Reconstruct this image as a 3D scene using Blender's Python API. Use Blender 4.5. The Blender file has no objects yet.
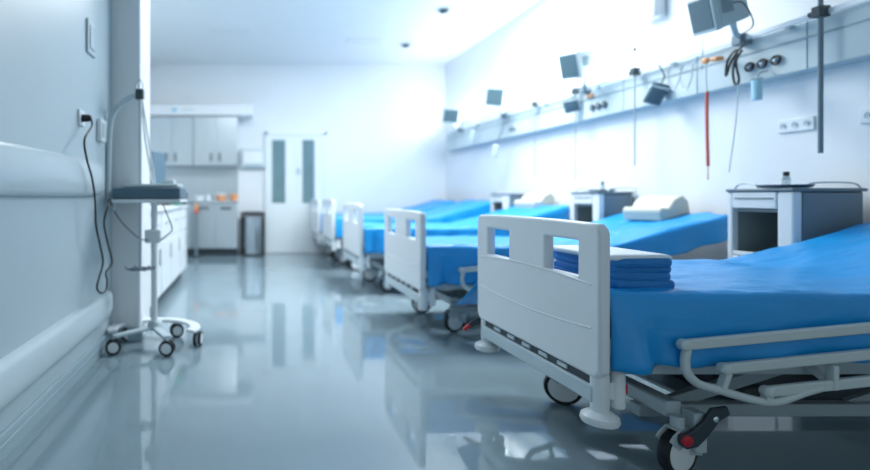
import bpy, bmesh, math, random
from mathutils import Vector, Matrix, noise
PI = math.pi
C = bpy.context.scene.collection
S = bpy.context.scene

# ------------------------------------------------------------------ camera, world, lights, exposure
EYE = 1.02
cam_d = bpy.data.cameras.new('camera'); cam = bpy.data.objects.new('camera', cam_d); C.objects.link(cam)
cam.location = (0, 0, EYE); cam.rotation_euler = (PI/2, 0, 0)
cam_d.sensor_width = 36; cam_d.lens = 500/870*36
cam_d.shift_x = 185/870; cam_d.shift_y = -39/870
cam_d.clip_start = .05
cam_d.dof.use_dof = True; cam_d.dof.focus_distance = 1.95; cam_d.dof.aperture_fstop = .85
S.camera = cam
w = bpy.data.worlds.new('world'); S.world = w; w.use_nodes = True
w.node_tree.nodes['Background'].inputs[0].default_value = (.72, .83, .87, 1)
w.node_tree.nodes['Background'].inputs[1].default_value = .60
S.view_settings.view_transform = 'Standard'; S.view_settings.look = 'None'
S.view_settings.gamma = 1; S.view_settings.use_curve_mapping = False
S.view_settings.exposure = 0

def area(name, loc, sx, sy, power, col=(.945, .985, 1), rot=(0, 0, 0)):
    l = bpy.data.lights.new(name, 'AREA'); l.shape = 'RECTANGLE'; l.size = sx; l.size_y = sy
    l.energy = power; l.color = col
    o = bpy.data.objects.new(name, l); C.objects.link(o); o.location = loc; o.rotation_euler = rot
    return o
CEIL = 3.38
area('added_fill_beds', (2.2, 5.25, CEIL-.04), 1.8, 1.2, 148)  # added fill lamp above the view, brightens the far half of the ward
area('added_fill_aisle', (-.1, 5.2, CEIL-.04), 1.0, 1.3, 70)  # added fill lamp out of view, lifts the aisle side of the footboards
# added uplight above the trunking, brightens the right wall and ceiling
area('added_uplight', (3.40, 6.6, 2.16), .10, 4.0, 45, rot=(0, PI-.75, 0))

# ------------------------------------------------------------------ helpers
def at(x, y, Y):
    return Vector(((x-250)*Y/500, Y, EYE-(y-196)*Y/500))

def mat(name, col, rough=.5, metal=0, spec=.5, noise_amt=0, nscale=6, bump=0, bscale=30, emit=0, trans=0, coat=0, alpha=1, ior=1.45, stretch=None):
    m = bpy.data.materials.new(name); m.use_nodes = True
    n = m.node_tree.nodes; l = m.node_tree.links; b = n['Principled BSDF']
    b.inputs['Base Color'].default_value = (*col, 1); b.inputs['Roughness'].default_value = rough
    b.inputs['Metallic'].default_value = metal; b.inputs['Specular IOR Level'].default_value = spec
    b.inputs['Transmission Weight'].default_value = trans; b.inputs['Coat Weight'].default_value = coat
    b.inputs['IOR'].default_value = ior; b.inputs['Alpha'].default_value = alpha
    tc = n.new('ShaderNodeTexCoord'); mp = n.new('ShaderNodeMapping'); l.new(tc.outputs['Object'], mp.inputs[0])
    if stretch: mp.inputs['Scale'].default_value = stretch
    nt = n.new('ShaderNodeTexNoise'); nt.inputs['Scale'].default_value = nscale; l.new(mp.outputs[0], nt.inputs[0])
    nt.inputs['Detail'].default_value = 4
    mx = n.new('ShaderNodeMix'); mx.data_type = 'RGBA'
    a = max(noise_amt, .03)
    mx.inputs[6].default_value = (*[c*(1-a) for c in col], 1); mx.inputs[7].default_value = (*[min(1, c*(1+a)) for c in col], 1)
    l.new(nt.outputs['Fac'], mx.inputs[0]); l.new(mx.outputs[2], b.inputs['Base Color'])
    if bump:
        nb = n.new('ShaderNodeTexNoise'); nb.inputs['Scale'].default_value = bscale; l.new(mp.outputs[0], nb.inputs[0])
        bp = n.new('ShaderNodeBump'); bp.inputs['Strength'].default_value = bump; bp.inputs['Distance'].default_value = .01
        l.new(nb.outputs['Fac'], bp.inputs['Height']); l.new(bp.outputs[0], b.inputs['Normal'])
    if emit:
        b.inputs['Emission Color'].default_value = (*col, 1); b.inputs['Emission Strength'].default_value = emit
    return m

M = dict(
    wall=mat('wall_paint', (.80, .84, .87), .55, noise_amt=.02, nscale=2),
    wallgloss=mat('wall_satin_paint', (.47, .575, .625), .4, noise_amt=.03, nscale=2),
    ceil=mat('ceiling_paint', (.78, .83, .855), .7),
    floor=mat('floor_vinyl', (.24, .325, .37), .05, spec=1.0, noise_amt=.10, nscale=1.5, bump=.012, bscale=1.3, ior=1.6),
    plastic=mat('white_bed_plastic', (.76, .81, .85), .35),
    plastic2=mat('pale_grey_plastic', (.50, .60, .65), .4),
    rail=mat('grey_green_rail', (.58, .66, .67), .35),
    whitem=mat('white_enamel', (.80, .85, .88), .3),
    chassis=mat('chassis_grey', (.36, .44, .48), .4, metal=.1),
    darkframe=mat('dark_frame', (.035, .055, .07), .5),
    black=mat('black_rubber', (.012, .016, .02), .5),
    red=mat('red_plastic', (.55, .02, .04), .4),
    sheet=mat('blue_sheet', (.003, .31, .74), .36, spec=.7, noise_amt=.12, nscale=5, bump=.7, bscale=14, stretch=(.5, 1.6, 1)),
    linen=mat('blue_linen', (.015, .21, .56), .5, noise_amt=.15, nscale=25, bump=.6, bscale=40, stretch=(.4, .4, 3)),
    linenw=mat('white_linen', (.78, .86, .92), .5, bump=.4, bscale=30),
    matt=mat('mattress_blue', (.02, .12, .36), .6),
    cream=mat('cream_vinyl', (.60, .60, .52), .5),
    steel=mat('brushed_steel', (.52, .59, .63), .32, metal=.6, noise_amt=.1, nscale=3, stretch=(40, 40, 1)),
    steel2=mat('bright_steel', (.60, .68, .73), .25, metal=.9),
    handle=mat('dark_handle', (.05, .07, .08), .4),
    door=mat('door_laminate', (.78, .85, .88), .4),
    glass=mat('wired_glass', (.16, .27, .30), .12, spec=.8, noise_amt=.3, nscale=3),
    screen=mat('screen_glass', (.07, .13, .16), .3, spec=.5),
    shell=mat('monitor_shell', (.50, .61, .64), .45),
    slate=mat('slate_blue_plastic', (.085, .155, .21), .4),
    bumper=mat('bumper_vinyl', (.58, .68, .73), .22, noise_amt=.08, nscale=5, bump=.15, bscale=6, stretch=(1, .35, 1)),
    orange=mat('orange_plastic', (.80, .36, .16), .5),
    skyblue=mat('sky_blue_plastic', (.45, .72, .85), .35),
    greyp=mat('grey_panel', (.17, .23, .27), .4),
    greyin=mat('grey_interior', (.27, .32, .32), .6),
    green=mat('green_plastic', (.04, .35, .22), .5),
    clear=mat('clear_plastic', (.75, .85, .88), .1, trans=.7),
    redtube=mat('red_tube', (.65, .12, .08), .4),
    trunk=mat('trunking_enamel', (.55, .65, .68), .35),
    greytrim=mat('grey_skirting', (.33, .44, .49), .35),
    label=mat('blue_print', (.30, .60, .75), .6),
)

class MB:
    def __init__(s): s.bm = bmesh.new()
    def box(s, x0, x1, y0, y1, z0, z1, M4=None):
        r = bmesh.ops.create_cube(s.bm, size=1)
        T = Matrix.Translation(((x0+x1)/2, (y0+y1)/2, (z0+z1)/2)) @ Matrix.Diagonal((x1-x0, y1-y0, z1-z0, 1))
        if M4 is not None: T = M4 @ T
        bmesh.ops.transform(s.bm, matrix=T, verts=r['verts']); return s
    def bar(s, a, b, w, h, up=Vector((0, 0, 1))):
        a, b = Vector(a), Vector(b); d = b-a; L = d.length; d.normalize()
        sd = d.cross(up)
        if sd.length < 1e-4: sd = Vector((1, 0, 0))
        sd.normalize(); u = sd.cross(d)
        R = Matrix((sd, d, u)).transposed().to_4x4()
        R.translation = (a+b)/2
        return s.box(-w/2, w/2, -L/2, L/2, -h/2, h/2, R)
    def tube(s, pts, r, seg=12, closed=False):
        pts = [Vector(p) for p in pts]; n = len(pts); rings = []; pu = None
        for i, p in enumerate(pts):
            if closed: d = pts[(i+1) % n]-pts[i-1]
            else: d = pts[min(i+1, n-1)]-pts[max(i-1, 0)]
            d.normalize()
            if pu is None: pu = d.orthogonal().normalized()
            else:
                pu = pu-d*pu.dot(d)
                pu = pu.normalized() if pu.length > 1e-5 else d.orthogonal().normalized()
            v = d.cross(pu); rr = r[i] if isinstance(r, (list, tuple)) else r
            rings.append([s.bm.verts.new(p+rr*(math.cos(2*PI*k/seg)*pu+math.sin(2*PI*k/seg)*v)) for k in range(seg)])
        m = n if closed else n-1
        for i in range(m):
            A, B = rings[i], rings[(i+1) % n]
            for k in range(seg): s.bm.faces.new((A[k], A[(k+1) % seg], B[(k+1) % seg], B[k]))
        if not closed:
            s.bm.faces.new(rings[0][::-1]); s.bm.faces.new(rings[-1])
        return s
    def lathe(s, prof, c=(0, 0, 0), axis='Z', seg=28):
        rings = []; c = Vector(c)
        def P(r, h, k):
            a = 2*PI*k/seg; u, v = r*math.cos(a), r*math.sin(a)
            return c+Vector({'Z': (u, v, h), 'Y': (u, h, v), 'X': (h, u, v)}[axis])
        for r, h in prof: rings.append([s.bm.verts.new(P(r, h, k)) for k in range(seg)])
        for A, B in zip(rings, rings[1:]):
            for k in range(seg): s.bm.faces.new((A[k], A[(k+1) % seg], B[(k+1) % seg], B[k]))
        s.bm.faces.new(rings[0][::-1]); s.bm.faces.new(rings[-1]); return s
    def prism(s, poly, x0, x1, axis='X'):
        f = (lambda p, h: (h, p[0], p[1])) if axis == 'X' else ((lambda p, h: (p[0], h, p[1])) if axis == 'Y' else (lambda p, h: (p[0], p[1], h)))
        A = [s.bm.verts.new(f(p, x0)) for p in poly]; B = [s.bm.verts.new(f(p, x1)) for p in poly]
        n = len(poly)
        for i in range(n): s.bm.faces.new((A[i], A[(i+1) % n], B[(i+1) % n], B[i]))
        s.bm.faces.new(A[::-1]); s.bm.faces.new(B); return s
    def build(s, name, m, parent=None, bevel=0, seg=2, smooth=True, loc=None, rot=None):
        bmesh.ops.recalc_face_normals(s.bm, faces=s.bm.faces)
        me = bpy.data.meshes.new(name); s.bm.to_mesh(me); s.bm.free()
        me.materials.append(m)
        for p in me.polygons: p.use_smooth = smooth
        if smooth:
            try: me.set_sharp_from_angle(angle=math.radians(40))
            except Exception: pass
        o = bpy.data.objects.new(name, me); C.objects.link(o)
        if parent: o.parent = parent
        if loc: o.location = loc
        if rot: o.rotation_euler = rot
        if bevel:
            b = o.modifiers.new('bevel', 'BEVEL'); b.width = bevel; b.segments = seg; b.limit_method = 'ANGLE'
            b.angle_limit = math.radians(40); b.harden_normals = False
        return o

def tag(o, label=None, cat=None, group=None, kind=None):
    if label: o['label'] = label
    if cat: o['category'] = cat
    if group: o['group'] = group
    if kind: o['kind'] = kind
    return o
def empty(name, loc, label, cat, group=None, rz=0, kind=None, rot=None):
    o = bpy.data.objects.new(name, None); C.objects.link(o); o.location = loc
    o.rotation_euler = rot if rot else (0, 0, rz); o.empty_display_size = .1
    return tag(o, label, cat, group, kind)
def struct(o, label, cat=None): return tag(o, label, cat, kind='structure')
def smooth_path(pts, n=8):
    pts = [Vector(p) for p in pts]; out = []
    P = [pts[0]*2-pts[1]]+pts+[pts[-1]*2-pts[-2]]
    for i in range(1, len(P)-2):
        a, b, c, d = P[i-1:i+3]
        for k in range(n):
            t = k/n
            out.append(.5*((2*b)+(c-a)*t+(2*a-5*b+4*c-d)*t*t+(3*b-a-3*c+d)*t**3))
    out.append(pts[-1]); return out
def rrect(x0, x1, y0, y1, r, n=5):
    out = []
    for cx, cy, a0 in ((x1-r, y1-r, 0), (x0+r, y1-r, PI/2), (x0+r, y0+r, PI), (x1-r, y0+r, 3*PI/2)):
        for k in range(n+1):
            a = a0+PI/2*k/n; out.append((cx+r*math.cos(a), cy+r*math.sin(a)))
    return out
def holed_slab(name, outer, holes, thick, bev, m, parent, Mx):
    cu = bpy.data.curves.new(name, 'CURVE'); cu.dimensions = '2D'; cu.fill_mode = 'BOTH'
    cu.extrude = thick/2-bev; cu.bevel_depth = bev; cu.bevel_resolution = 3
    for poly in [outer]+holes:
        sp = cu.splines.new('POLY'); sp.points.add(len(poly)-1); sp.use_cyclic_u = True
        for p, q in zip(sp.points, poly): p.co = (q[0], q[1], 0, 1)
    t = bpy.data.objects.new('tmp', cu)
    me = bpy.data.meshes.new_from_object(t); bpy.data.objects.remove(t); bpy.data.curves.remove(cu)
    me.transform(Mx); me.materials.clear(); me.materials.append(m); me.name = name
    for p in me.polygons: p.use_smooth = True
    me.set_sharp_from_angle(angle=math.radians(35))
    o = bpy.data.objects.new(name, me); C.objects.link(o); o.parent = parent
    return o
YZ = Matrix(((0, 0, 1, 0), (1, 0, 0, 0), (0, 1, 0, 0), (0, 0, 0, 1)))   # slab drawn in (y,z), thick along x
XZ = Matrix(((1, 0, 0, 0), (0, 0, -1, 0), (0, 1, 0, 0), (0, 0, 0, 1)))

# ------------------------------------------------------------------ room
XR, XL, XP, YF, YP = 3.5, -.97, -.77, 8.95, 3.51
YB = -1.6
struct(MB().box(-2.2, XR+.15, YB, YF+.15, -.1, 0).build('floor', M['floor']), 'glossy grey blue vinyl floor of the ward', 'floor')
struct(MB().box(-2.2, XR+.15, YB, YF+.15, CEIL, CEIL+.1).build('ceiling', M['ceil']), 'pale blue white ward ceiling', 'ceiling')
struct(MB().box(-2.2, XR, YF, YF+.15, 0, CEIL).build('wall_far', M['wall']), 'white far wall with the double door', 'wall')
struct(MB().box(XR, XR+.15, YB, YF+.15, 0, CEIL).build('wall_right', M['wall']), 'white wall behind the heads of the beds', 'wall')
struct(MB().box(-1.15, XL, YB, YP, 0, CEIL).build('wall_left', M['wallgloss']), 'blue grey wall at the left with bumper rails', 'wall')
struct(MB().box(-1.15, XP, YP, YP+.35, 0, CEIL).build('wall_pillar', M['wall'], bevel=.015), 'shallow pillar behind the equipment trolley', 'wall')
struct(MB().box(-2.2, -2.0, YP+.35, YF, 0, CEIL).build('wall_recess', M['wall']), 'wall of the recess behind the work counter', 'wall')
# skirting with two grooves
sk = MB(); prof = [(XL, 0), (XL+.018, 0), (XL+.018, .055), (XL+.012, .06), (XL+.018, .065), (XL+.018, .09), (XL+.01, .10), (XL, .10)]
sk.prism([(p[0], p[1]) for p in prof], YB, YP-.001, 'Y')
struct(sk.build('baseboard_left', M['greytrim']), 'grooved grey skirting along the left wall', 'baseboard')
struct(MB().box(XL, XP+.016, YP-.016, YP, 0, .10).build('baseboard_pillar', M['greytrim'], bevel=.004), 'grey skirting around the pillar', 'baseboard')
struct(MB().box(-.20, XR, YF-.015, YF, 0, .07).build('baseboard_far', M['trunk'], bevel=.004), 'pale skirting along the far wall', 'baseboard')
struct(MB().box(XR-.015, XR, YB, YF-.02, 0, .1).build('baseboard_right', M['trunk'], bevel=.004), 'pale skirting behind the beds', 'baseboard')
# bumper rails on the left wall
def bumper(z0, z1, depth, y0, y1, name, label):
    mb = MB(); n = 12; h = (z1-z0)/2; zc = (z0+z1)/2
    ys = [y0]+[y0+(y1-.35-y0)*k/4 for k in range(1, 5)]+[y1-.35+.35*math.sin(PI/2*k/8) for k in range(1, 9)]
    rings = []
    for y in ys:
        t = max(0, (y-(y1-.35))/.35); f = max(.12, math.sqrt(max(0, 1-t*t)))
        ring = []
        for k in range(n+1):
            a = -PI/2+PI*k/n
            ca = math.copysign(abs(math.cos(a))**.6, math.cos(a)); sa = math.copysign(abs(math.sin(a))**.75, math.sin(a))
            ring.append(mb.bm.verts.new((XL-.005+.005+depth*f*ca, y, zc+h*(.55+.45*f)*sa)))
        rings.append(ring)
    for A, B in zip(rings, rings[1:]):
        for k in range(n): mb.bm.faces.new((A[k], A[k+1], B[k+1], B[k]))
        mb.bm.faces.new((A[n], A[0], B[0], B[n]))
    mb.bm.faces.new(rings[0]); mb.bm.faces.new(rings[-1])
    struct(mb.build(name, M['bumper']), label, 'bumper rail')
bumper(1.02, 1.235, .055, YB, 3.30, 'trim_1', 'upper rounded bumper rail on the left wall')
bumper(.20, .385, .05, YB, YP-.01, 'trim_2', 'lower rounded bumper rail on the left wall')
struct(MB().box(-1.99, .04, YF-.42, YF, 2.40, 2.58).build('trim_3', M['wall'], bevel=.01), 'white boxed soffit above the steel wall cabinets', 'soffit')

# far double door
d = empty('door_1', (.82, YF, 0), 'white double door with two narrow glass slits', 'door', kind='structure')
fr = MB().box(-.55, -.50, -.05, 0, 0, 2.16).box(.50, .55, -.05, 0, 0, 2.16).box(-.55, .55, -.05, 0, 2.10, 2.16).build('door_frame', M['door'], d, .006)
for sx in (-1, 1):
    x0, x1 = (-.497, -.003) if sx < 0 else (.003, .497)
    g0, g1 = (-.43, -.19) if sx < 0 else (.11, .33)
    lf = holed_slab('door_leaf', [(x0, .01), (x1, .01), (x1, 2.095), (x0, 2.095)], [[(g0, .89), (g0, 2.02), (g1, 2.02), (g1, .89)]], .04, .002, M['door'], d, XZ)
    lf.location = (0, -.025, 0)
    MB().box(g0, g1, -.028, -.018, .89, 2.02).build('door_glass', M['glass'], d)
MB().box(.01, .08, -.052, -.044, 1.40, 1.52).build('lock_plate', M['steel'], d, .003)

# ceiling fittings
for i, (x, y) in enumerate(((2.45, 6.31), (2.42, 7.76))):
    t = empty('ceiling_fitting', (x, y, CEIL), ['nearer small dark fitting on the ceiling over the beds', 'farther small dark fitting on the ceiling over the beds'][i], 'ceiling fitting', 'dark ceiling fittings')
    MB().lathe([(.095, 0), (.095, -.008), (.08, -.014), (.05, -.014)], axis='Z').build('rim', M['shell'], t)
    MB().lathe([(.06, -.012), (.055, -.035), (.035, -.05)], axis='Z').build('lens', M['handle'], t)
for i, (px, py) in enumerate(((230, 32), (365, 41))):
    Y = 2.36*500/(196-py); x = (px-250)*Y/500
    t = empty('air_grille', (x, Y, CEIL), ['pale flush air grille in the ceiling over the aisle', 'pale flush air grille in the ceiling nearer the beds'][i], 'air vent')
    g = MB().box(-.28, .28, -.1, .1, -.012, 0); g.build('frame', M['ceil'], t, .003)
    s_ = MB()
    for k in range(5): s_.box(-.26, .26, -.08+k*.036, -.065+k*.036, -.018, -.012)
    s_.build('louvre', M['wall'], t)

# ------------------------------------------------------------------ hospital beds
def RISE(x):
    t = max(0, x-1.22); return .27*(math.sqrt(t*t+.01)-.1) if t > 0 else 0

def drape_sheet(root_loc, seed, dz, label, flare):
    """blue sheet over the mattress: grid lengthwise x across"""
    rnd = random.Random(seed); off = Vector((seed*7.3, seed*3.1, 0))
    W = .455; nx = 90
    prof = []      # cross section: (y, z relative to top, hem weight 0..1)
    for k in range(10): prof.append(('s', -1, 1-k/10))
    for k in range(5): prof.append(('c', -1, k/5))
    for k in range(29): prof.append(('t', -W+.03+(2*W-.06)*k/28, 0))
    for k in range(1, 6): prof.append(('c', 1, 1-k/5))
    for k in range(1, 11): prof.append(('s', 1, k/10))
    mb = MB(); rings = []
    for i in range(nx+1):
        u = i/nx; x = .026+2.14*u
        top = .675+dz
        rise = RISE(x)
        top += rise
        ring = []
        for kind, a, b in prof:
            hem = .405+dz+.05*min(1, x/1.2)+.92*RISE(x)+.06*min(1, max(0, (x-.9)/.8))+.007*math.sin(x*13+a*2+seed)+.003*math.sin(x*31+seed*2)
            if kind == 't':
                y = a; z = top
                wr = noise.noise(Vector((x*2.2, y*6, 0))+off)*.016+noise.noise(Vector((x*9, y*5, 3))+off)*.006+noise.noise(Vector((x*3+y*9, y*22-x*7, 1))+off)*.007+abs(noise.noise(Vector((x*4+y*3, y*11+x*2, 7))+off))*.010
                z += wr
            elif kind == 'c':
                ang = b*PI/2; y = a*(W-.03+.03*math.cos(ang)) if True else 0
                z = top-.03+.03*math.sin(ang)
                z += noise.noise(Vector((x*2.2, y*6, 0))+off)*.014*b
            else:
                z = (top-.03)*(1-b)+hem*b
                fold = (.010+.024*math.exp(-((x-.13)/.12)**2))*math.sin(x*26+seed+a*3+2*math.sin(x*5))*b+.014*noise.noise(Vector((x*6, z*3, a))+off)*min(1, b*3)
                y = a*(W+.004+.012*b+fold)
                if x < .5: y += a*.022*b*math.exp(-((x-.12)/.14)**2)
                if a > 0 and flare: y += .13*b*b*math.exp(-((x-.05)/.16)**2)
                if x < .14: x_ = x
            xx = x
            if kind == 's' and x < .25 and a > 0 and flare: xx = x-(.25-x)*.50*b
            ring.append(mb.bm.verts.new((xx, y, z)))
        rings.append(ring)
    for A, B in zip(rings, rings[1:]):
        for k in range(len(A)-1): mb.bm.faces.new((A[k], A[k+1], B[k+1], B[k]))
    o = mb.build('bed_sheet', M['sheet'], None, loc=root_loc)
    s_ = o.modifiers.new('thick', 'SOLIDIFY'); s_.thickness = .003; s_.offset = 1
    tag(o, label, 'bed sheet', 'blue sheets on the ward beds')
    return o

def caster(b, x, y, sy, swiv=0, r=.083):
    c = bpy.data.objects.new('caster', None); C.objects.link(c)
    f = MB()
    f.lathe([(.022, .165), (.022, .215)], (x, y, 0), seg=16)
    # hood over the wheel
    n = 10; hood = [(x+math.cos(a)*(r+.012), r+math.sin(a)*(r+.012)) for a in [math.radians(-10+k*17) for k in range(n)]]
    inner = [(x+math.cos(a)*(r*.35), r+math.sin(a)*(r*.35)) for a in [math.radians(-10+k*17) for k in range(n)]][::-1]
    f.prism(hood+inner, y-.026, y-.021, 'Y').prism(hood+inner, y+.021, y+.026, 'Y')
    f.box(x-.03, x+.03, y-.026, y+.026, r*2+.003, r*2+.012)
    bpy.data.objects.remove(c)
    fo = f.build('caster', M['plastic2'], b, .002)
    R = Matrix.Rotation(0, 4, 'Z')
    MB().lathe([(r-.016, -.018), (r-.004, -.018), (r, -.010), (r, .010), (r-.004, .018), (r-.016, .018)], (x, y, r), 'Y', 32).build('tire', M['black'], fo)
    MB().lathe([(.02, -.0235), (.03, -.0225), (r-.018, -.020), (r-.018, .020), (.03, .0225), (.02, .0235)], (x, y, r), 'Y', 28).build('wheel_hub', M['whitem'], fo)
    if swiv:
        fo.location = (x, y, 0)
        for me_o in [fo]+list(fo.children): me_o.data.transform(Matrix.Translation((-x, -y, 0)))
        fo.rotation_euler = (0, 0, swiv)
    return fo

def side_rail(b, sy, near_y):
    y = near_y
    s = lambda v: (v[0], y+sy*v[2] if len(v) > 2 else y, v[1])
    r = MB()
    p = smooth_path([s(v) for v in ((.235, .485), (.228, .44), (.238, .40), (.275, .365), (.34, .345), (.43, .318), (.50, .303), (.56, .306), (.64, .335), (.70, .352))], 5)
    r.tube(p, .0145, 10)
    for a, c in (((.375, .405), (.352, .345)), ((.52, .333), (.505, .306)), ((.74, .43), (.74, .345)),):
        r.bar(s(a), s(c), .018, .028, Vector((0, 1, 0)))
    fo = r.build('side_rail', M['rail'], b, .003); fo.location = (.03, 0, .004)
    for (xa, za, xb, zb) in ((.225, .500, 1.30, .600), (.365, .418, 1.32, .512), (.515, .338, 1.34, .425)):
        q = MB(); ys = y-sy*0.0
        q.bar((xa, ys, za), (xb, ys, zb), .022, .036)
        q.lathe([(.012, -.0185), (.020, -.014), (.020, .014), (.012, .0185)], (xa, ys, za), 'Y', 18)
        q.lathe([(.012, -.0185), (.020, -.014), (.020, .014), (.012, .0185)], (xb, ys, zb), 'Y', 18)
        q.build('rail_bar', M['rail'], fo, .006, 3)
    # far-end post and the brackets to the frame
    r2 = MB(); r2.tube(smooth_path([s(v) for v in ((1.30, .59), (1.31, .5), (1.31, .42), (1.26, .37), (1.15, .35))], 4), .013, 10)
    r2.build('rail_end', M['rail'], fo)
    for x in (.74, 1.12): MB().bar((x, y, .36), (x, y-sy*.07, .40), .03, .012).build('rail_bracket', M['rail'], fo)
    return fo

def bed(X, Y, label, sheet_label, seed, dz=0, near_c=-.36, far_c=.36, W=.463, flare=True, front=True):
    b = empty('hospital_bed', (X, Y, 0), label, 'bed', 'hospital beds with white footboards')
    top = .915+dz
    out = rrect(-W, W, .375+dz, top, .03)
    # gentle crown along the top edge
    out = []
    for k in range(13):
        u = -1+2*k/12; out.append(((W-.018)*-u, top-.007*abs(u)**3))
    out = [(W, .40+dz), (W, top-.035), (W-.005, top-.018)]+out+[(-W+.005, top-.018), (-W, top-.035), (-W, .40+dz), (-W+.02, .378+dz), (W-.02, .378+dz)]
    holes = [rrect(a, c, .708+dz, .866+dz, .016)[::-1] for a, c in ((-.365, -.135), (.135, .365))]
    fb = holed_slab('footboard', out, holes, .042, .012, M['plastic'], b, YZ)
    rd = MB()
    ysn = 24
    for z0, dep, hh, amp in ((.70, .004, .012, .018), (.545, .005, .012, -.02)):
        rd.tube([(-.0195, -W*.93+2*W*.93*k/ysn, z0+dz+amp*(1-(2*k/ysn-1)**2)) for k in range(ysn+1)], .0045, 8)
    rd.build('footboard_ridge', M['plastic'], fb)
    # beam below the footboard; a dark plate stands in for the shaded gap
    MB().box(-.022, .022, -W+.03, W-.03, .275+dz, .335+dz).build('foot_beam', M['plastic2'], b, .006)
    sl = MB().box(-.008, .012, -W+.04, W-.04, .335+dz, .38+dz)
    slo = sl.build('gap_shade', M['darkframe'], b)
    for k in range(5): MB().box(-.015, -.008, -.28+k*.13, -.22+k*.13, .345+dz, .36+dz).build('slot_tab', M['plastic2'], slo)
    for sy in (-1, 1):
        yy = sy*(W-.035)
        p = MB().lathe([(.024, .225), (.030, .235), (.030, .37), (.027, .385)], (.012, yy, dz), seg=24).build('bumper_post', M['whitem'], b)
        if front: MB().lathe([(.045, .200), (.057, .204), (.062, .214), (.059, .230), (.046, .240), (.03, .246)], (.012, yy, dz), seg=32).build('bumper_disc', M['whitem'], p)
        q = MB().lathe([(.018, .255), (.024, .262), (.024, .385), (.018, .393)], (.076, yy, dz), seg=20)
        q.box(.02, .06, yy-.012, yy+.012, .29+dz, .35+dz)
        qo = q.build('corner_clamp', M['whitem'], b)
        MB().box(.093, .1015, yy-.015, yy+.004, .31+dz, .345+dz).build('clamp_mark', M['red'], qo)
    # mattress platform and side frame
    sf = MB()
    for sy in (-1, 1): sf.box(.02, 2.08, sy*(W-.065)-.015, sy*(W-.065)+.015, .37+dz, .42+dz)
    for x in (.08, .7, 1.3, 2.0): sf.box(x, x+.05, -W+.07, W-.07, .375+dz, .41+dz)
    sf.build('side_frame', M['plastic2'], b, .004)
    # deck: flat part and raised head part, mattress following it
    def slab(z0, z1, ins):
        mb = MB(); xs = [.06]+[1.22+.93*k/10 for k in range(11)]
        pts = []
        for x in xs:
            pts.append((x, RISE(x)))
        poly = [(x, z0+r) for x, r in pts]+[(x, z1+r) for x, r in pts[::-1]]
        return mb.prism(poly, -W+ins, W-ins, 'Y')
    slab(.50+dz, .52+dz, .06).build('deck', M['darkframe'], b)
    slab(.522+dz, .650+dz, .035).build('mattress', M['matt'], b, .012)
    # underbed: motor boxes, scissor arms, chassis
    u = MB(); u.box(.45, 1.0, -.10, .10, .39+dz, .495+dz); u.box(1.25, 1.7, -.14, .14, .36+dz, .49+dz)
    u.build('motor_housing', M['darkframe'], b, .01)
    for sy in (-1, 1):
        a = MB().bar((.40, sy*.22, .18), (1.0, sy*.22, .37+dz), .03, .05).build('lift_arm', M['chassis'], b, .004)
        a = MB().bar((1.15, sy*.22, .18), (1.75, sy*.22, .37+dz), .03, .05).build('lift_arm', M['chassis'], b, .004)
    ch = MB()
    for sy in (-1, 1): ch.box(.28, 1.9, sy*.24-.025, sy*.24+.025, .15, .20)
    ch.box(1.84, 1.92, near_c-.01, far_c+.01, .165, .225)
    ch.box(.62, 1.60, -.23, .23, .145, .165)
    ch.build('chassis', M['chassis'], b, .006)
    MB().box(.30, .36, near_c+.03, far_c+.01, .195, .255).build('cross_beam', M['plastic2'], b, .008)
    MB().box(.355, .40, near_c-.03, near_c+.03, .09, .235).build('caster_leg', M['plastic2'], b, .006)
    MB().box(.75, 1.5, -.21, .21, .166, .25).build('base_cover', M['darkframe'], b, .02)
    caster(b, .315, near_c, -1, swiv=.30); caster(b, .285, far_c, 1, swiv=-.5)
    caster(b, 1.90, near_c, -1, swiv=.2); caster(b, 1.90, far_c, 1, swiv=-.2)
    # brake levers
    yl = near_c-.045
    DX = .022; poly = [(.285, .115), (.262, .135), (.262, .165), (.30, .178), (.345, .215), (.375, .262), (.43, .27), (.44, .24), (.40, .215), (.365, .165), (.325, .125)]
    if not front: side_rail(b, -1, -W-.035); side_rail(b, 1, W+.035); drape_sheet((X, Y, 0), seed, dz, sheet_label, flare); return b
    l = MB().prism([(p[0]+DX, p[1]) for p in poly], yl-.008, yl+.008, 'Y').build('brake_lever', M['darkframe'], b, .005)
    MB().lathe([(.012, -.016), (.02, -.012), (.02, .012), (.012, .016)], (.283+DX, yl, .148), 'Y', 18).build('lever_pad', M['red'], l)
    MB().lathe([(.006, -.014), (.011, -.011), (.011, .010)], (.385+DX, yl, .225), 'Y', 14).build('lever_bolt', M['steel2'], l)
    l = MB().prism([(.10, .375), (.02, .37), (-.05, .335), (-.08, .30), (-.06, .295), (0, .325), (.10, .345)], W+.02, W+.036, 'Y').build('brake_lever', M['darkframe'], b, .004)
    MB().bar((-.085, W+.028, .292), (-.055, W+.028, .318), .02, .016).build('lever_pad', M['red'], l, .003)
    MB().box(.06, .09, W-.07, W+.03, .352, .372).build('lever_arm', M['chassis'], b, .002)
    side_rail(b, -1, -W-.035); side_rail(b, 1, W+.035)
    drape_sheet((X, Y, 0), seed, dz, sheet_label, flare)
    return b

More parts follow.
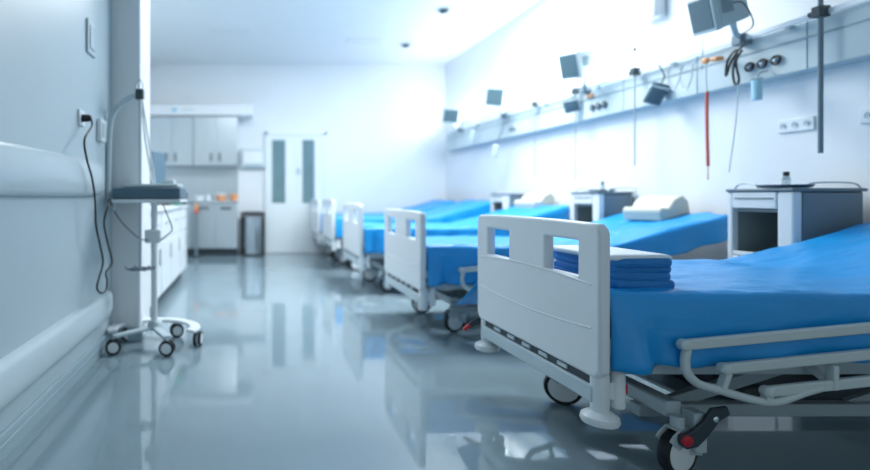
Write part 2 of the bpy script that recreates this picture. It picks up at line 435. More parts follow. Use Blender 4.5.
beds = [
    (1.25, 2.232, 'nearest hospital bed with white footboard and a folded side rail', 'blue sheet on the nearest bed under the folded linen', 1, 0, -.40, .22, True),
    (1.215, 3.975, 'second hospital bed from the front with white footboard', 'blue sheet on the second bed with a cream cushion on it', 2, -.015, -.22, .40, False),
    (1.155, 5.65, 'third hospital bed, middle one of the row of five', 'blue sheet on the third bed of the row', 3, .015, -.3, .36, False),
    (1.13, 7.22, 'fourth hospital bed, second one from the far wall', 'blue sheet on the fourth bed of the row', 4, .05, -.36, .36, False),
    (1.10, 8.40, 'farthest hospital bed standing by the far wall', 'blue sheet on the farthest bed by the far wall', 5, .04, -.36, .36, False)]
for i, (X, Y, lb, sl, sd, dz, nc, fc, fl) in enumerate(beds):
    bed(X, Y, lb, sl, sd, dz, nc, fc, flare=fl, front=(i == 0))

# folded linen stack on the nearest bed
t = empty('folded_linen', (1.475, 2.04, .674), 'stack of folded blue linen with a white top on the nearest bed', 'linen')
def pad(x0, x1, y0, y1, z0, z1, seed, rr=.02):
    mb = MB(); nx, ny = 16, 20; hs = []
    n = 10; rings = []
    # stack of outline loops from bottom to top with soft sides
    for k in range(n+1):
        a = -PI/2+PI*k/n; ins = rr*(1-math.cos(a)); z = (z0+z1)/2+(z1-z0)/2*math.sin(a)
        lp = rrect(x0+ins, x1-ins, y0+ins, y1-ins, .03, 6)
        ring = []
        for (x, y) in lp:
            q = noise.noise(Vector((x*14, y*14, seed)))*.012
            ring.append(mb.bm.verts.new((x+q, y+q*.7, z+noise.noise(Vector((x*9, y*9, seed+5)))*.011)))
        rings.append(ring)
    for A, B in zip(rings, rings[1:]):
        m_ = len(A)
        for k in range(m_): mb.bm.faces.new((A[k], A[(k+1) % m_], B[(k+1) % m_], B[k]))
    mb.bm.faces.new(rings[0][::-1]); mb.bm.faces.new(rings[-1]); return mb
zz = 0
for k in range(4):
    h = .026
    pad(-.135+.006*k, .112-.008*(k % 2), -.19+.006*(k % 3), .20, zz, zz+h+.008, k*3.3, .007).build('linen_fold', M['linen'], t); zz += h
pad(-.145, .108, -.186, .205, zz-.001, zz+.022, 20, .014).build('linen_cover', M['linenw'], t)

# cream cushions on the raised heads
def cushion(X, Y, Z, label, s=.9, rz=.25):
    t = empty('positioning_cushion', (X, Y, Z), label, 'cushion', 'cream positioning cushions', rot=(0, -.22, rz))
    mb = MB()
    mb.prism([(-.16*s, 0), (.17*s, 0), (.17*s, .11*s), (.12*s, .17*s), (.02*s, .15*s), (-.06*s, .09*s), (-.13*s, .12*s), (-.16*s, .09*s)], -.17*s, .17*s, 'Y')
    mb.build('cushion_body', M['cream'], t, .014, 3)
cushion(3.23, 3.98, .855, 'cream shaped cushion on the head of the second bed')
cushion(3.29, 5.78, .895, 'cream shaped cushion on the head of the third bed')

# ------------------------------------------------------------------ bedside cabinets
def cabinet(X, Y, label, tp=1.065, d_=.40):
    b = empty('bedside_cabinet', (X, Y, 0), label, 'bedside cabinet', 'bedside cabinets along the right wall')
    w_ = .38      # w_ along y, d_ along x; origin is the near aisle corner
    c = MB(); z0 = .12
    c.box(0, d_, .02, .04, z0, tp-.02)
    MB().box(.045, d_-.02, .0, .02, z0+.01, tp-.025).build('side_panel', M['greyp'], b, .004)
    c.box(0, d_, w_-.02, w_, z0, tp-.02).box(d_-.015, d_, .04, w_-.02, z0, tp-.02)
    c.box(0, d_-.015, .04, w_-.02, z0, z0+.02).box(0.01, d_-.015, .04, w_-.02, .66, .675).box(0.01, d_-.015, .04, w_-.02, .925, .94)
    c.build('carcass', M['greyin'], b, .002)
    MB().box(-.012, .042, -.002, .085, z0-.01, tp-.02).build('corner_post', M['whitem'], b, .012, 3)
    MB().box(-.012, .03, w_-.03, w_+.002, z0-.01, tp-.02).build('corner_post', M['whitem'], b, .008, 3)
    MB().box(-.010, .01, .087, w_-.032, .655, .68).build('shelf_edge', M['whitem'], b, .003)
    dr = MB().box(-.014, .02, .088, w_-.033, .945, tp-.022).build('drawer', M['whitem'], b, .006)
    MB().box(-.020, -.012, .10, w_-.05, 1.003, 1.009).build('handle', M['handle'], dr, .002)
    dd = MB().box(-.014, .01, .088, w_-.033, z0, .65).build('door', M['whitem'], b, .006)
    MB().box(-.028, -.012, .11, .125, .48, .6).build('handle', M['handle'], dd, .003)
    tpo = MB().box(-.02, d_, -.008, w_+.008, tp-.02, tp).build('top', M['greyp'], b, .006)
    for (pts) in ([(.08, .01, 0), (.10, .01, .028), (.22, .01, .034), (.34, .01, .028), (.38, .01, 0)], [(.02, w_-.16, 0), (.018, w_-.14, .028), (.018, w_-.05, .03), (.02, w_-.01, 0)]):
        MB().tube(smooth_path([(p[0], p[1], tp-.002+p[2]) for p in pts], 5), .005, 8).build('gallery_rail', M['steel'], tpo)
    for x in (.04, d_-.04):
        for y in (.05, w_-.05):
            MB().lathe([(.02, -.012), (.045, -.012), (.05, -.006), (.05, .006), (.045, .012), (.02, .012)], (x, y, .05), 'Y', 18).build('wheel', M['black'], b)
    st = MB()
    for x in (.04, d_-.04):
        for y in (.05, w_-.05): st.box(x-.012, x+.012, y-.016, y+.016, .095, .122)
    st.build('wheel_mount', M['chassis'], b)
cabinet(3.03, 2.78, 'bedside cabinet with dark open compartment beside the nearest bed')
cabinet(3.17, 4.53, 'bedside cabinet standing between the second and third beds', 1.06, .31)
cabinet(3.17, 6.18, 'bedside cabinet standing between the third and fourth beds', 1.05, .31)

def tray_and_bottle(X, Y, Z, lt, lb, s=1):
    mb = MB(); mb.lathe([(.10*s, 0), (.12*s, .003), (.135*s, .018), (.128*s, .018), (.112*s, .008), (.02, .006)], seg=30)
    o = mb.build('tray', M['slate'], None, loc=(X, Y, Z)); o.scale = (.75, 1, 1); tag(o, lt, 'tray', 'dark trays on the bedside cabinets')
    t = empty('bottle', (X+.01, Y, Z+.008), lb, 'bottle', 'small bottles on trays')
    MB().lathe([(.017, 0), (.019, .004), (.019, .05), (.012, .06), (.010, .064)], seg=20).build('bottle_body', M['clear'], t)
    MB().lathe([(.014, .062), (.014, .083), (.012, .086)], seg=18).build('cap', M['black'], t)
tray_and_bottle(3.10, 2.90, 1.067, 'dark oval tray on the cabinet beside the nearest bed', 'clear bottle with black cap beside the nearest bed')
tray_and_bottle(3.29, 4.68, 1.062, 'dark oval tray on the cabinet between second and third beds', 'clear bottle with black cap between second and third beds')

# ------------------------------------------------------------------ service trunking on the right wall
tr = empty('service_trunking', (XR, 1.2, 1.79), 'long pale service trunking on the wall above the bed heads', 'wall trunking')
L = 7.45
MB().box(-.10, 0, 0, L, 0, .30).build('trunk_body', M['trunk'], tr, .01)
MB().box(-.106, -.10, .01, L-.01, .195, .205).build('seam', M['greytrim'], tr)
lines = MB()
for k in range(10): lines.box(-.1035, -.10, .35+k*.75, .354+k*.75, .005, .295)
lines.build('panel_joint', M['greytrim'], tr)
MB().box(-.145, -.130, 0, L, .288, .322).build('equipment_rail', M['whitem'], tr, .003)
for k in range(9): MB().box(-.131, -.098, .2+k*.86, .23+k*.86, .275, .295).build('rail_spacer', M['steel'], tr)
RX = XR-.138; RZ = 2.095
def outlets(Y, n, label):
    t = empty('gas_outlets', (XR-.10, Y, 1.895), label, 'gas outlets', 'gas outlets in the trunking')
    for k in range(n):
        y = -k*.085
        if k in (0, 1) or n > 3: pass
        MB().lathe([(.034, 0), (.034, -.006), (.028, -.010)], (-.0, y, 0), 'X', 24).build('outlet_plate', M['whitem'], t)
        MB().tube([(-.014, y+.027*math.cos(a), .027*math.sin(a)) for a in [2*PI*j/20 for j in range(20)]], .007, 8, True).build('outlet_ring', M['black'], t)
        MB().lathe([(.016, -.008), (.014, -.024), (.008, -.03)], (0, y, 0), 'X', 16).build('outlet_core', M['steel2'], t)
outlets(3.39, 3, 'three black ringed gas outlets in the near trunking')
outlets(4.95, 3, 'dark gas outlets in the middle of the trunking')
outlets(6.5, 2, 'small gas outlets in the far trunking')

def wall_socket(X, Y, Z, w_, h_, n, label, side, tilt=0):
    t = empty('wall_socket', (X, Y, Z), label, 'socket')
    s = 1 if side > 0 else -1     # +1 faces +x
    MB().box(0, .012*s, -w_/2, w_/2, -h_/2, h_/2).build('plate', M['whitem'], t, .003) if s > 0 else MB().box(-.012, 0, -w_/2, w_/2, -h_/2, h_/2).build('plate', M['whitem'], t, .003)
    for k in range(n):
        y = (k-(n-1)/2)*w_/n
        MB().lathe([(.020, .0125*s), (.020, .0145*s), (.016, .013*s)], (0, y, 0), 'X', 20).build('socket_ring', M['plastic2'], t)
        MB().lathe([(.004, .012*s), (.004, .0155*s)], (0, y-.008, 0), 'X', 8).build('pin_hole', M['black'], t)
wall_socket(XR, 3.2, 1.475, .21, .085, 3, 'triple white socket plate on the wall above the near cabinet', -1)
wall_socket(XR, 2.82, 1.475, .085, .085, 1, 'single white socket plate at the right edge of the photo', -1)

# drip poles hanging on the rail
def drip_pole(Y, zb, zt, label, r=.009, hooks=True, m='steel'):
    t = empty('drip_pole', (RX-.03, Y, zb), label, 'pole', 'vertical poles clamped to the trunking rail', rot=(0, 0, 0))
    MB().tube([(0, 0, 0), (0, 0, zt-zb)], r, 12).build('pole', M[m], t)
    c = MB().box(-.025, .04, -.02, .03, RZ-zb-.03, RZ-zb+.035).build('clamp', M['handle'], t, .005)
    MB().lathe([(.010, .03), (.017, .034), (.017, .055), (.010, .06)], (0, 0, RZ-zb), 'Y', 14).build('clamp_knob', M['green'] if not hooks else M['handle'], c)
    if hooks:
        MB().tube(smooth_path([(-.05, 0, zt-zb+.02), (-.05, 0, zt-zb-.012), (0, 0, zt-zb-.005), (.05, 0, zt-zb-.012), (.05, 0, zt-zb+.02)], 5), .005, 8).build('hook', M['handle'], t)
        MB().lathe([(.014, -.01), (.016, 0), (.014, .01)], (0, 0, zt-zb-.14), seg=14).build('collar', M['handle'], t)
drip_pole(2.92, 1.27, 2.5, 'thick steel drip pole at the near end of the trunking', .012, m='greyp')
drip_pole(4.33, 1.28, 2.43, 'thin steel drip pole beside the dark blue cuff holder', .007)
drip_pole(5.12, 1.19, 2.1, 'short thin pole hanging below the second monitor', .006, False)
drip_pole(5.85, 1.25, 2.1, 'short pale pole hanging beyond the second monitor', .005, False, 'steel2')

# patient monitors
def monitor(scr, Y, clampY, rot, label, w_=.27, h_=.24, dep=.2):
    P = at(scr[0], scr[1], Y)
    t = empty('patient_monitor', P, label, 'monitor', 'patient monitors over the beds', rot=rot)
    bz = MB().box(-w_/2, w_/2, -.012, .02, -h_/2, h_/2).build('bezel', M['shell'], t, .008)
    MB().box(-w_/2+.018, w_/2-.018, -.016, -.012, -h_/2+.02, h_/2-.02).build('screen', M['screen'], t, .002)
    sh = MB(); a = (w_/2-.006, h_/2-.006); c = (w_/2-.025, h_/2-.03)
    vs = [sh.bm.verts.new(v) for v in [(-a[0], .02, -a[1]), (a[0], .02, -a[1]), (a[0], .02, a[1]), (-a[0], .02, a[1]),
          (-a[0]+.01, dep*.55, -a[1]+.01), (a[0]-.01, dep*.55, -a[1]+.01), (a[0]-.01, dep*.55, a[1]-.01), (-a[0]+.01, dep*.55, a[1]-.01),
          (-c[0], dep, -c[1]), (c[0], dep, -c[1]), (c[0], dep, c[1]), (-c[0], dep, c[1])]]
    for q in ((0, 3, 2, 1), (8, 9, 10, 11)): sh.bm.faces.new([vs[i] for i in q])
    for o_ in (0, 4):
        for i in range(4): sh.bm.faces.new([vs[o_+i], vs[o_+(i+1) % 4], vs[o_+4+(i+1) % 4], vs[o_+4+i]])
    sh.build('rear_shell', M['shell'], t, .006)
    g = MB()
    for k in range(6): g.box(w_/2-.008, w_/2-.004, .04+k*.011, .046+k*.011, -.03, .06)
    g.build('vent_slots', M['greytrim'], t)
    # arm in the monitor's own frame: convert rail point
    Mx = Matrix.LocRotScale(P, __import__('mathutils').Euler(rot), None).inverted()
    rail = Mx @ Vector((RX-.02, clampY, RZ+.02)); s0 = Vector((0, dep*.8, -h_/2+.03))
    mid = (rail+s0)/2+Mx.to_3x3() @ Vector((0, 0, -.03))
    ar = MB().tube(smooth_path([s0, mid, rail], 5), .017, 10); ar.build('arm', M['shell'], t)
    cb = MB().box(-.04, .045, -.035, .035, -.045, .03); 
    co = cb.build('arm_clamp', M['greyp'], t, .008); co.matrix_local = Mx @ Matrix.Translation((RX, clampY, RZ))
    cab = MB().tube(smooth_path([Vector((w_*.3, dep*.5, h_*.1)), Vector((w_*.6, dep*.7, 0)), Vector((w_*.55, dep*.9, -h_*.6)), rail], 7), .004, 6)
    cab.build('cable', M['handle'], t)
R = math.radians
monitor((703, 15), 3.30, 3.42, (R(14), R(7), R(-102)), 'nearest patient monitor on an arm, at the top of the photo', .24, .245, .19)
monitor((570, 66), 4.85, 5.02, (R(16), R(8), R(-84)), 'second patient monitor in front of the pale wall', .26, .26, .22)
monitor((495, 97), 6.35, 6.6, (R(10), R(12), R(-50)), 'third patient monitor with dark screen above the trunking', .24, .24, .16)
monitor((451, 116), 7.75, 8.0, (R(8), R(8), R(-30)), 'farthest patient monitor with dark square screen', .25, .23, .14)

# pale boxes behind the monitors
for (px, py, Y, s, lb) in ((601, 67, 5.3, .16, 'pale wall box beyond the second monitor'), (648, 2, 4.3, .2, 'pale wall box at the top of the wall')):
    t = empty('wall_box', (XR-.0, Y, EYE-(py-196)*Y/500*.98), lb, 'wall box')
    MB().box(-.10, 0, -s/2, s/2, -s*.6, s*.6).build('case', M['wall'], t, .02, 3)
    MB().box(-.104, -.10, -s/2+.03, s/2-.03, -s*.4, s*.4).build('cover', M['trunk'], t, .004)

# hanging pouches and cuffs
def pouch(px, py, Y, w_, h_, rx, m, label, z_top=None):
    P = at(px, py, Y)
    t = empty('cuff_holder', P, label, 'cuff holder', rot=(0, rx, R(-30)))
    mb = MB(); n = 9; rings = []
    for k in range(n):
        v = k/(n-1); z = h_*(.5-v); bul = .5+.5*math.sin(PI*min(1, .2+v*.8))
        rings.append([mb.bm.verts.new((x*w_/2, y*.04*bul, z)) for x, y in ((-1, -.6), (-.6, -1), (.6, -1), (1, -.6), (1, .6), (.6, 1), (-.6, 1), (-1, .6))])
    for A, B in zip(rings, rings[1:]):
        for i in range(8): mb.bm.faces.new((A[i], A[(i+1) % 8], B[(i+1) % 8], B[i]))
    mb.bm.faces.new(rings[0][::-1]); mb.bm.faces.new(rings[-1])
    mb.build('pouch', m, t, .006)
    MB().box(-w_/2-.004, w_/2+.004, -.046, .046, h_*.22, h_*.34).build('strap', M['shell'], t, .004)
    inv = Matrix.LocRotScale(P, __import__('mathutils').Euler((0, rx, R(-30))), None).inverted()
    rail = inv @ Vector((RX-.01, Y+.0, RZ+.0))
    MB().tube(smooth_path([Vector((0, 0, h_/2-.005)), (rail+Vector((0, 0, h_/2)))/2+Vector((.03, 0, 0)), rail], 6), .005, 8).build('hose', M['handle'], t)
pouch(656, 94, 4.10, .12, .17, .4, M['slate'], 'dark blue cuff holder hanging beside the thin drip pole')
pouch(571, 105, 5.15, .13, .15, -.2, M['slate'], 'round dark cuff roll hanging under the second monitor')
pouch(472, 136, 7.35, .07, .17, .2, M['shell'], 'pale grey cuff holder farthest along the trunking')
pouch(495, 151, 6.6, .07, .17, .15, M['shell'], 'slim grey cuff holder hanging below the third monitor')

# black and white cables tangled under the trunking
def loopy(pts, r, m, label, name='hanging_cable', cat='cable', group=None):
    tag(MB().tube(smooth_path(pts, 8), r, 8).build(name, m), label, cat, group)
A = lambda x, y: at(x, y, (RX-.05)*500/(x-250))
loopy([A(744, 44), A(737, 52), A(731, 62), A(726, 76), A(728, 60), A(737, 50), A(733, 70), A(735, 84), A(739, 80), A(736, 62), A(742, 50)], .007, M['black'], 'black tangled cable hanging from the near monitor clamp')
loopy([A(703, 40), A(702, 70)], .003, M['greytrim'], 'thin grey cord hanging beside the orange connector')
for i, (x0, lb) in enumerate(((672, 'pale coiled hose hanging right of the dark cuff holder'), (684, 'pale coiled hose hanging left of the orange connector'))):
    loopy([A(x0, 64), A(x0-4, 76), A(x0+1, 90), A(x0+7, 80), A(x0+9, 66), A(x0+12, 62)], .004, M['steel'], lb, 'coiled_hose', 'hose', 'pale coiled hoses')
loopy([A(738, 82), A(736, 120), A(729, 172)], .0035, M['trunk'], 'thin pale cord running down the wall by the black cable')
# orange connector with red suction tube
P = A(714, 59)
t = empty('suction_regulator', P, 'orange connector on the trunking above the red tube', 'suction regulator')
MB().box(-.01, .05, -.03, .025, -.014, .014).build('connector', M['orange'], t, .008)
MB().lathe([(.018, -.02), (.022, -.03), (.022, -.045), (.014, -.05)], (.02, .05, 0), 'X', 16).build('dial', M['orange'], t)
P0 = A(707, 62)
loopy([P+Vector((0, 0, -.01)), P0, A(706, 75), A(707, 92)], .004, M['trunk'], 'thin pale hose above the red tube')
loopy([A(707, 92), A(707, 125), A(708, 166)], .010, M['redtube'], 'thick red tube hanging straight down the wall', 'suction_tube', 'tube')
loopy([A(708, 166), A(708, 180)], .003, M['redtube'], 'thin pinkish end of the red tube', 'tube_end', 'tube')
P = at(590, 96, (XR-.12)*500/340); o = MB().box(-.012, .022, -.035, .035, -.014, .014).build('hose_connector', M['orange'], loc=P, bevel=.006); tag(o, 'small orange connector under the second monitor', 'connector')
P = A(757, 88)
t = empty('suction_cup', P, 'light blue plastic cup hanging below the gas outlets', 'cup')
MB().lathe([(.020, -.08), (.026, -.075), (.029, .05), (.026, .05), (.018, -.07)], seg=20).build('cup_body', M['skyblue'], t)
MB().lathe([(.031, .05), (.031, .062), (.012, .068)], seg=20).build('lid', M['clear'], t)
MB().tube(smooth_path([(0, 0, .066), (.02, 0, .10), (.075, .0, .11)], 5), .005, 8).build('hanger', M['steel'], t)

# ------------------------------------------------------------------ equipment trolley by the left wall
TX, TY = -.655, 3.42
t = empty('equipment_trolley', (TX, TY, 0), 'rolling equipment stand with slate tray by the left wall', 'medical stand')
ring = MB(); n = 30; rows = []
for k in range(n+1):
    a = R(-25+230*k/n); wd = .03+.012*math.sin(PI*k/n)
    ro, ri = .30, .30-2*wd
    rows.append([ring.bm.verts.new((rr*math.cos(a)*1.05, rr*math.sin(a)*.85, z)) for rr, z in ((ri, .108), (ro, .108), (ro, .128), (ri, .132))])
for A_, B2 in zip(rows, rows[1:]):
    for k in range(4): ring.bm.faces.new((A_[k], A_[(k+1) % 4], B2[(k+1) % 4], B2[k]))
ring.bm.faces.new(rows[0][::-1]); ring.bm.faces.new(rows[-1])
ring.build('base_arch', M['whitem'], t, .005)
sp = MB()
for x, y in ((-.225, -.20), (.125, -.225), (0, .23)): sp.bar((0, 0, .125), (x, y, .115), .05, .02)
sp.lathe([(.045, .11), (.045, .15), (.03, .17)], (0, 0, 0), seg=20)
sp.build('base_arm', M['plastic2'], t, .004)
for (x, y, sw) in ((-.225, -.20, .2), (.125, -.225, -.1), (.125, .20, .3), (.30, -.01, 1.45), (-.21, .10, .6)):
    c = MB().lathe([(.010, .075), (.010, .106)], (x, y, 0), seg=10)
    c.box(x-.02, x+.02, y-.014, y+.014, .068, .09)
    co = c.build('caster', M['plastic2'], t, .003)
    wh = MB(); ca, sa = math.cos(sw), math.sin(sw)
    for s in (-1, 1):
        w1 = MB(); r = .050
        w1.lathe([(.03, -.009), (r-.004, -.009), (r, -.005), (r, .005), (r-.004, .009), (.03, .009)], (0, s*.017, 0), 'Y', 24)
        w1.build('tire', M['black'], co, loc=(x, y, .050), rot=(0, 0, sw))
        w2 = MB(); w2.lathe([(.008, -.011), (.034, -.010), (.034, .010), (.008, .011)], (0, s*.017, 0), 'Y', 20)
        w2.build('wheel_hub', M['whitem'], co, loc=(x, y, .050), rot=(0, 0, sw))
MB().tube([(0, 0, .15), (0, 0, .99)], .022, 16).build('main_pole', M['whitem'], t)
MB().box(-.06, .05, -.04, .03, .70, .79).build('power_box', M['whitem'], t, .012, 3)
tx = -.02
MB().box(tx-.225, tx+.225, -.18, .18, .975, .998).build('shelf', M['whitem'], t, .006)
dv = MB().box(tx-.225, tx+.22, -.17, .16, 1.0, 1.075).build('tray_unit', M['slate'], t, .012, 3)
MB().box(tx-.16, tx+.20, -.14, .14, 1.076, 1.10).build('tray_lid', M['shell'], dv, .01)
MB().box(tx+.10, tx+.17, -.10, -.02, 1.10, 1.13).build('tray_knob', M['whitem'], dv, .006)
MB().tube([(-.085, -.05, .52), (-.085, -.05, 1.735)], .010, 12).build('drip_rod', M['steel'], t)
hd = MB().box(-.115, -.06, -.075, -.025, 1.67, 1.74).build('pole_head', M['handle'], t, .008)
MB().tube(smooth_path([(-.11, -.05, 1.74), (-.105, -.05, 1.78), (-.087, -.05, 1.80), (-.07, -.05, 1.78), (-.065, -.05, 1.74)], 5), .004, 8).build('pole_loop', M['steel'], hd)
MB().tube([(-.08, -.04, 1.68), (-.055, -.03, 1.4), (-.01, .0, 1.10)], .007, 8).build('stay_rod', M['whitem'], t)
MB().tube([(-.07, -.06, 1.68), (-.03, -.05, 1.4), (.01, -.02, 1.10)], .006, 8).build('stay_rod', M['whitem'], t)
MB().tube(smooth_path([(-.11, -.05, 1.70), (-.16, -.05, 1.68), (-.235, -.05, 1.62), (-.28, -.05, 1.53), (-.295, -.05, 1.35), (-.30, -.05, 1.12), (-.30, -.06, 1.04)], 6), .017, 12).build('breathing_hose', M['plastic2'], t)
MB().tube(smooth_path([(-.30, -.06, 1.05), (-.29, -.07, .98), (-.26, -.08, .93), (-.245, -.10, 1.0)], 6), .012, 10).build('hose_elbow', M['steel'], t)
hk = MB().tube([(-.085+.085*math.cos(2*PI*k/20), -.05+.06*math.sin(2*PI*k/20), .53) for k in range(20)], .006, 8, True)
for a in range(6): hk.tube(smooth_path([(-.085, -.05, .53), (-.085+.08*math.cos(a*PI/3), -.05+.06*math.sin(a*PI/3), .525), (-.085+.10*math.cos(a*PI/3), -.05+.07*math.sin(a*PI/3), .545)], 3), .006, 6)
hk.build('hook_ring', M['greyp'], t)
MB().tube(smooth_path([(-.28, -.08, .98), (-.22, -.06, .86), (-.10, -.05, .74), (-.03, -.05, .72)], 6), .004, 6).build('cord', M['handle'], t)
MB().tube(smooth_path([(.05, -.04, .72), (.10, -.05, .76), (.13, -.05, .80), (.09, -.03, .90), (.05, 0, .98)], 6), .004, 6).build('cord', M['handle'], t)

# sockets on the left wall and mains cable
t = empty('wall_socket', (XL, 2.86, 1.465), 'white socket with a black plug in it on the left wall', 'socket')
MB().box(0, .012, -.045, .045, -.045, .045).build('plate', M['whitem'], t, .003)
MB().lathe([(.022, .012), (.020, .05), (.012, .062)], (0, .0, 0), 'X', 16).build('plug', M['black'], t)
t = empty('wall_switch', (XL, 3.22, 1.44), 'white wall box right of the plugged socket', 'wall switch')
MB().box(0, .03, -.06, .06, -.07, .07).build('case', M['whitem'], t, .005); MB().box(.03, .036, -.04, .04, -.045, .045).build('rocker', M['plastic2'], t, .003)
t = empty('wall_thermostat', (XL, 3.03, 1.975), 'pale wall box high on the left wall', 'thermostat')
MB().box(0, .014, -.075, .075, -.10, .10).build('frame', M['plastic2'], t, .004); MB().box(.014, .02, -.045, .045, -.07, .07).build('face', M['bumper'], t, .003)
B_ = lambda x, y, X=-.885: at(x, y, X*500/(x-250))
loopy([Vector((XL+.06, 2.86, 1.465)), Vector((XL+.065, 2.86, 1.42)), B_(84.5, 140), B_(87, 160), B_(92, 178), B_(95, 200), B_(96, 225), B_(100, 245), B_(103, 262), B_(99, 278), B_(97, 288), B_(101, 293), B_(106, 290), B_(107, 280), B_(106, 272), B_(112, 262), B_(107, 240), B_(104, 222), B_(108, 205, -.87), Vector((TX-.28, TY-.1, 1.0))], .006, M['black'], 'black mains cable hanging in a loop from the wall plug', 'mains_cable', 'cable')

# ------------------------------------------------------------------ work counter beyond the pillar
CX = -.80
t = empty('work_counter', (CX, 3.95, 0), 'white work counter with drawers beyond the pillar', 'counter')
MB().box(-1.19, -.03, 0, 2.45, .10, .88).build('carcass', M['wall'], t, .004)
MB().box(-1.19, -.08, 0, 2.42, 0, .10).build('plinth', M['darkframe'], t)
MB().box(-1.19, .01, -.01, 2.47, .88, .92).build('worktop', M['whitem'], t, .006)
for k in range(4):
    dr = MB().box(-.03, -.008, .02+k*.61, .60+k*.61, .62, .86).build('drawer', M['whitem'], t, .004)
    MB().box(-.008, .008, .2+k*.61, .42+k*.61, .76, .775).build('handle', M['steel'], dr, .003)
    dr = MB().box(-.03, -.008, .02+k*.61, .60+k*.61, .12, .60).build('door', M['whitem'], t, .004)
    MB().box(-.008, .008, .50+k*.61, .515+k*.61, .40, .55).build('handle', M['steel'], dr, .003)
def desk_monitor(px, Y, lb, w_, h_, rz):
    X = (px-250)*Y/500
    t = empty('desk_monitor', (X, Y, .92), lb, 'monitor', rz=rz)
    MB().box(-.08, .08, -.06, .06, 0, .012).build('base', M['black'], t, .003); MB().box(-.015, .015, -.01, .01, .01, .12).build('stem', M['black'], t)
    MB().box(-w_/2, w_/2, -.02, .015, .09, .09+h_).build('display', M['slate'], t, .005)
desk_monitor(158, 5.6, 'dark slim monitor on the work counter', .30, .50, 1.25)
for i, (px, Y, m, h, lb) in enumerate(((168, 5.3, 'handle', .14, 'small dark container on the work counter'), (176, 5.45, 'green', .10, 'small green container on the work counter'), (183, 5.7, 'handle', .11, 'small dark container at the counter edge'))):
    X = (px-250)*Y/500
    c = empty('container', (X, Y, .92), lb, 'container', 'small containers on the work counter')
    MB().lathe([(.05, 0), (.055, .01), (.055, h), (.048, h+.01)], seg=20).build('body', M[m], c)
    MB().lathe([(.05, h+.008), (.05, h+.03), (.02, h+.04)], seg=20).build('lid', M['black'], c)
t = empty('dispenser_stand', (-.89, 8.27, 0), 'slim dark stand with an orange bottle before the steel base cabinets', 'dispenser stand')
MB().lathe([(.10, 0), (.10, .015), (.03, .03)], seg=24).build('base', M['handle'], t)
MB().box(-.025, .025, -.015, .015, .02, .80).build('post', M['greyp'], t, .004)
MB().lathe([(.03, .79), (.034, .80), (.034, .86), (.015, .88), (.010, .91)], seg=18).build('orange_bottle', M['orange'], t)
MB().box(-.035, .035, -.04, .04, .74, .79).build('bracket', M['redtube'], t, .004)

# ------------------------------------------------------------------ steel kitchen units on the far wall
for i, (x0, x1) in enumerate(((-1.735, -.98), (-.975, -.215))):
    t = empty('wall_cabinet', (x0, YF, 1.54), ['left steel wall cabinet with two doors', 'right steel wall cabinet with two doors'][i], 'wall cabinet', 'steel wall cabinets')
    W_ = x1-x0
    MB().box(0, W_, -.34, 0, 0, .85).build('carcass', M['steel'], t, .003)
    for k in range(2):
        dr = MB().box(.008+k*W_/2, W_/2-.004+k*W_/2, -.36, -.341, .008, .842).build('door', M['steel'], t, .004)
        hx = W_/2-.075 if k == 0 else W_/2+.075
        MB().box(hx-.014, hx+.014, -.378, -.36, .08, .22).build('handle', M['handle'], dr, .004)
for i, (x0, x1) in enumerate(((-1.735, -.98), (-.975, -.215))):
    t = empty('base_cabinet', (x0, YF-.003, 0), ['left steel base cabinet under the worktop', 'right steel base cabinet with two dark handles'][i], 'base cabinet', 'steel base cabinets')
    W_ = x1-x0
    MB().box(0, W_, -.50, 0, .13, .895).build('carcass', M['steel'], t, .003)
    MB().box(0, W_, -.44, 0, 0, .13).build('plinth', M['darkframe'], t)
    for k in range(2):
        dr = MB().box(.008+k*W_/2, W_/2-.004+k*W_/2, -.52, -.501, .14, .89).build('door', M['steel'], t, .004)
        hx = W_*.25+k*W_/2
        MB().box(hx-.09, hx+.09, -.54, -.52, .80, .83).build('handle', M['handle'], dr, .004)
tag(MB().box(-1.745, -.205, YF-.54, YF-.003, .897, .935).build('worktop', M['steel2'], bevel=.004), 'steel worktop along the far wall', 'worktop')
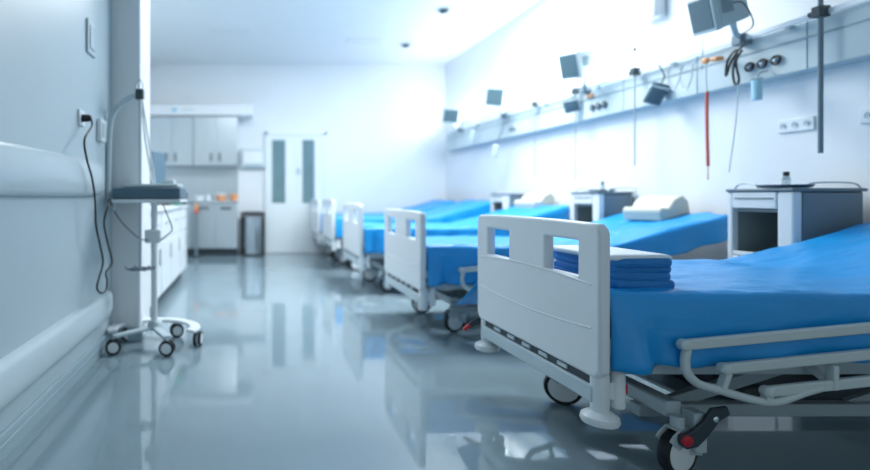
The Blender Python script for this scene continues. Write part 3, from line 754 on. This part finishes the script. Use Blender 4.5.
tag(MB().box(-1.735, -.215, YF-.014, YF-.003, .936, 1.538).build('backsplash', M['steel']), 'steel splashback between worktop and wall cabinets', 'splashback')
for i, (px, m, r, h, lb) in enumerate(((199, 'whitem', .09, .09, 'wide white bowl on the steel worktop'), (208, 'whitem', .05, .10, 'white cup on the steel worktop'), (221, 'orange', .095, .13, 'larger orange tub on the steel worktop'), (234, 'orange', .075, .12, 'smaller orange tub near the worktop end'))):
    X = (px-250)*8.65/500
    c = empty('tub', (X, 8.65, .935), lb, 'tub', 'tubs and bowls on the steel worktop')
    MB().lathe([(r*.8, 0), (r*.85, .005), (r, h*.8), (r*.95, h*.82)], seg=22).build('body', M[m], c)
    MB().lathe([(r*1.04, h*.8), (r*1.04, h*.92), (r*.5, h)], seg=22).build('lid', M['whitem'] if i in (0, 2) else M[m], c)
# waste bin
t = empty('waste_bin', (.045, 8.62, 0), 'steel waste bin in a black frame left of the door', 'waste bin')
MB().lathe([(.15, .03), (.16, .035), (.16, .66), (.15, .665)], seg=32).build('steel_drum', M['steel2'], t)
fr = MB()
for sx in (-1, 1): fr.box(sx*.185-.022, sx*.185+.022, -.03, .03, 0, .72)
fr.box(-.207, .207, -.17, .17, .685, .74).box(-.19, .19, -.16, .16, 0, .03)
fr.build('frame', M['black'], t, .008)
MB().box(-.15, .15, -.14, .14, .74, .752).build('lid', M['handle'], t, .004)
# dispenser above the bin
t = empty('towel_dispenser', (.055, YF, 1.52), 'pale grey towel dispenser above the waste bin', 'towel dispenser')
MB().box(-.21, .21, -.12, 0, 0, .33).build('case', M['trunk'], t, .015, 3)
MB().box(-.15, .15, -.125, -.11, .012, .04).build('slot', M['greytrim'], t)
MB().box(-.17, .17, -.125, -.12, .08, .29).build('front_cover', M['wall'], t, .004)
# small blue mark on the soffit
t = empty('soffit_label', (-1.29, YF-.4215, 2.46), 'small blue mark on the white soffit', 'label')
MB().box(-.04, .04, -.002, .0, 0, .06).build('blue_mark', M['label'], t)
MB().box(.12, .34, -.002, .0, .02, .045).build('grey_mark', M['trunk'], t)
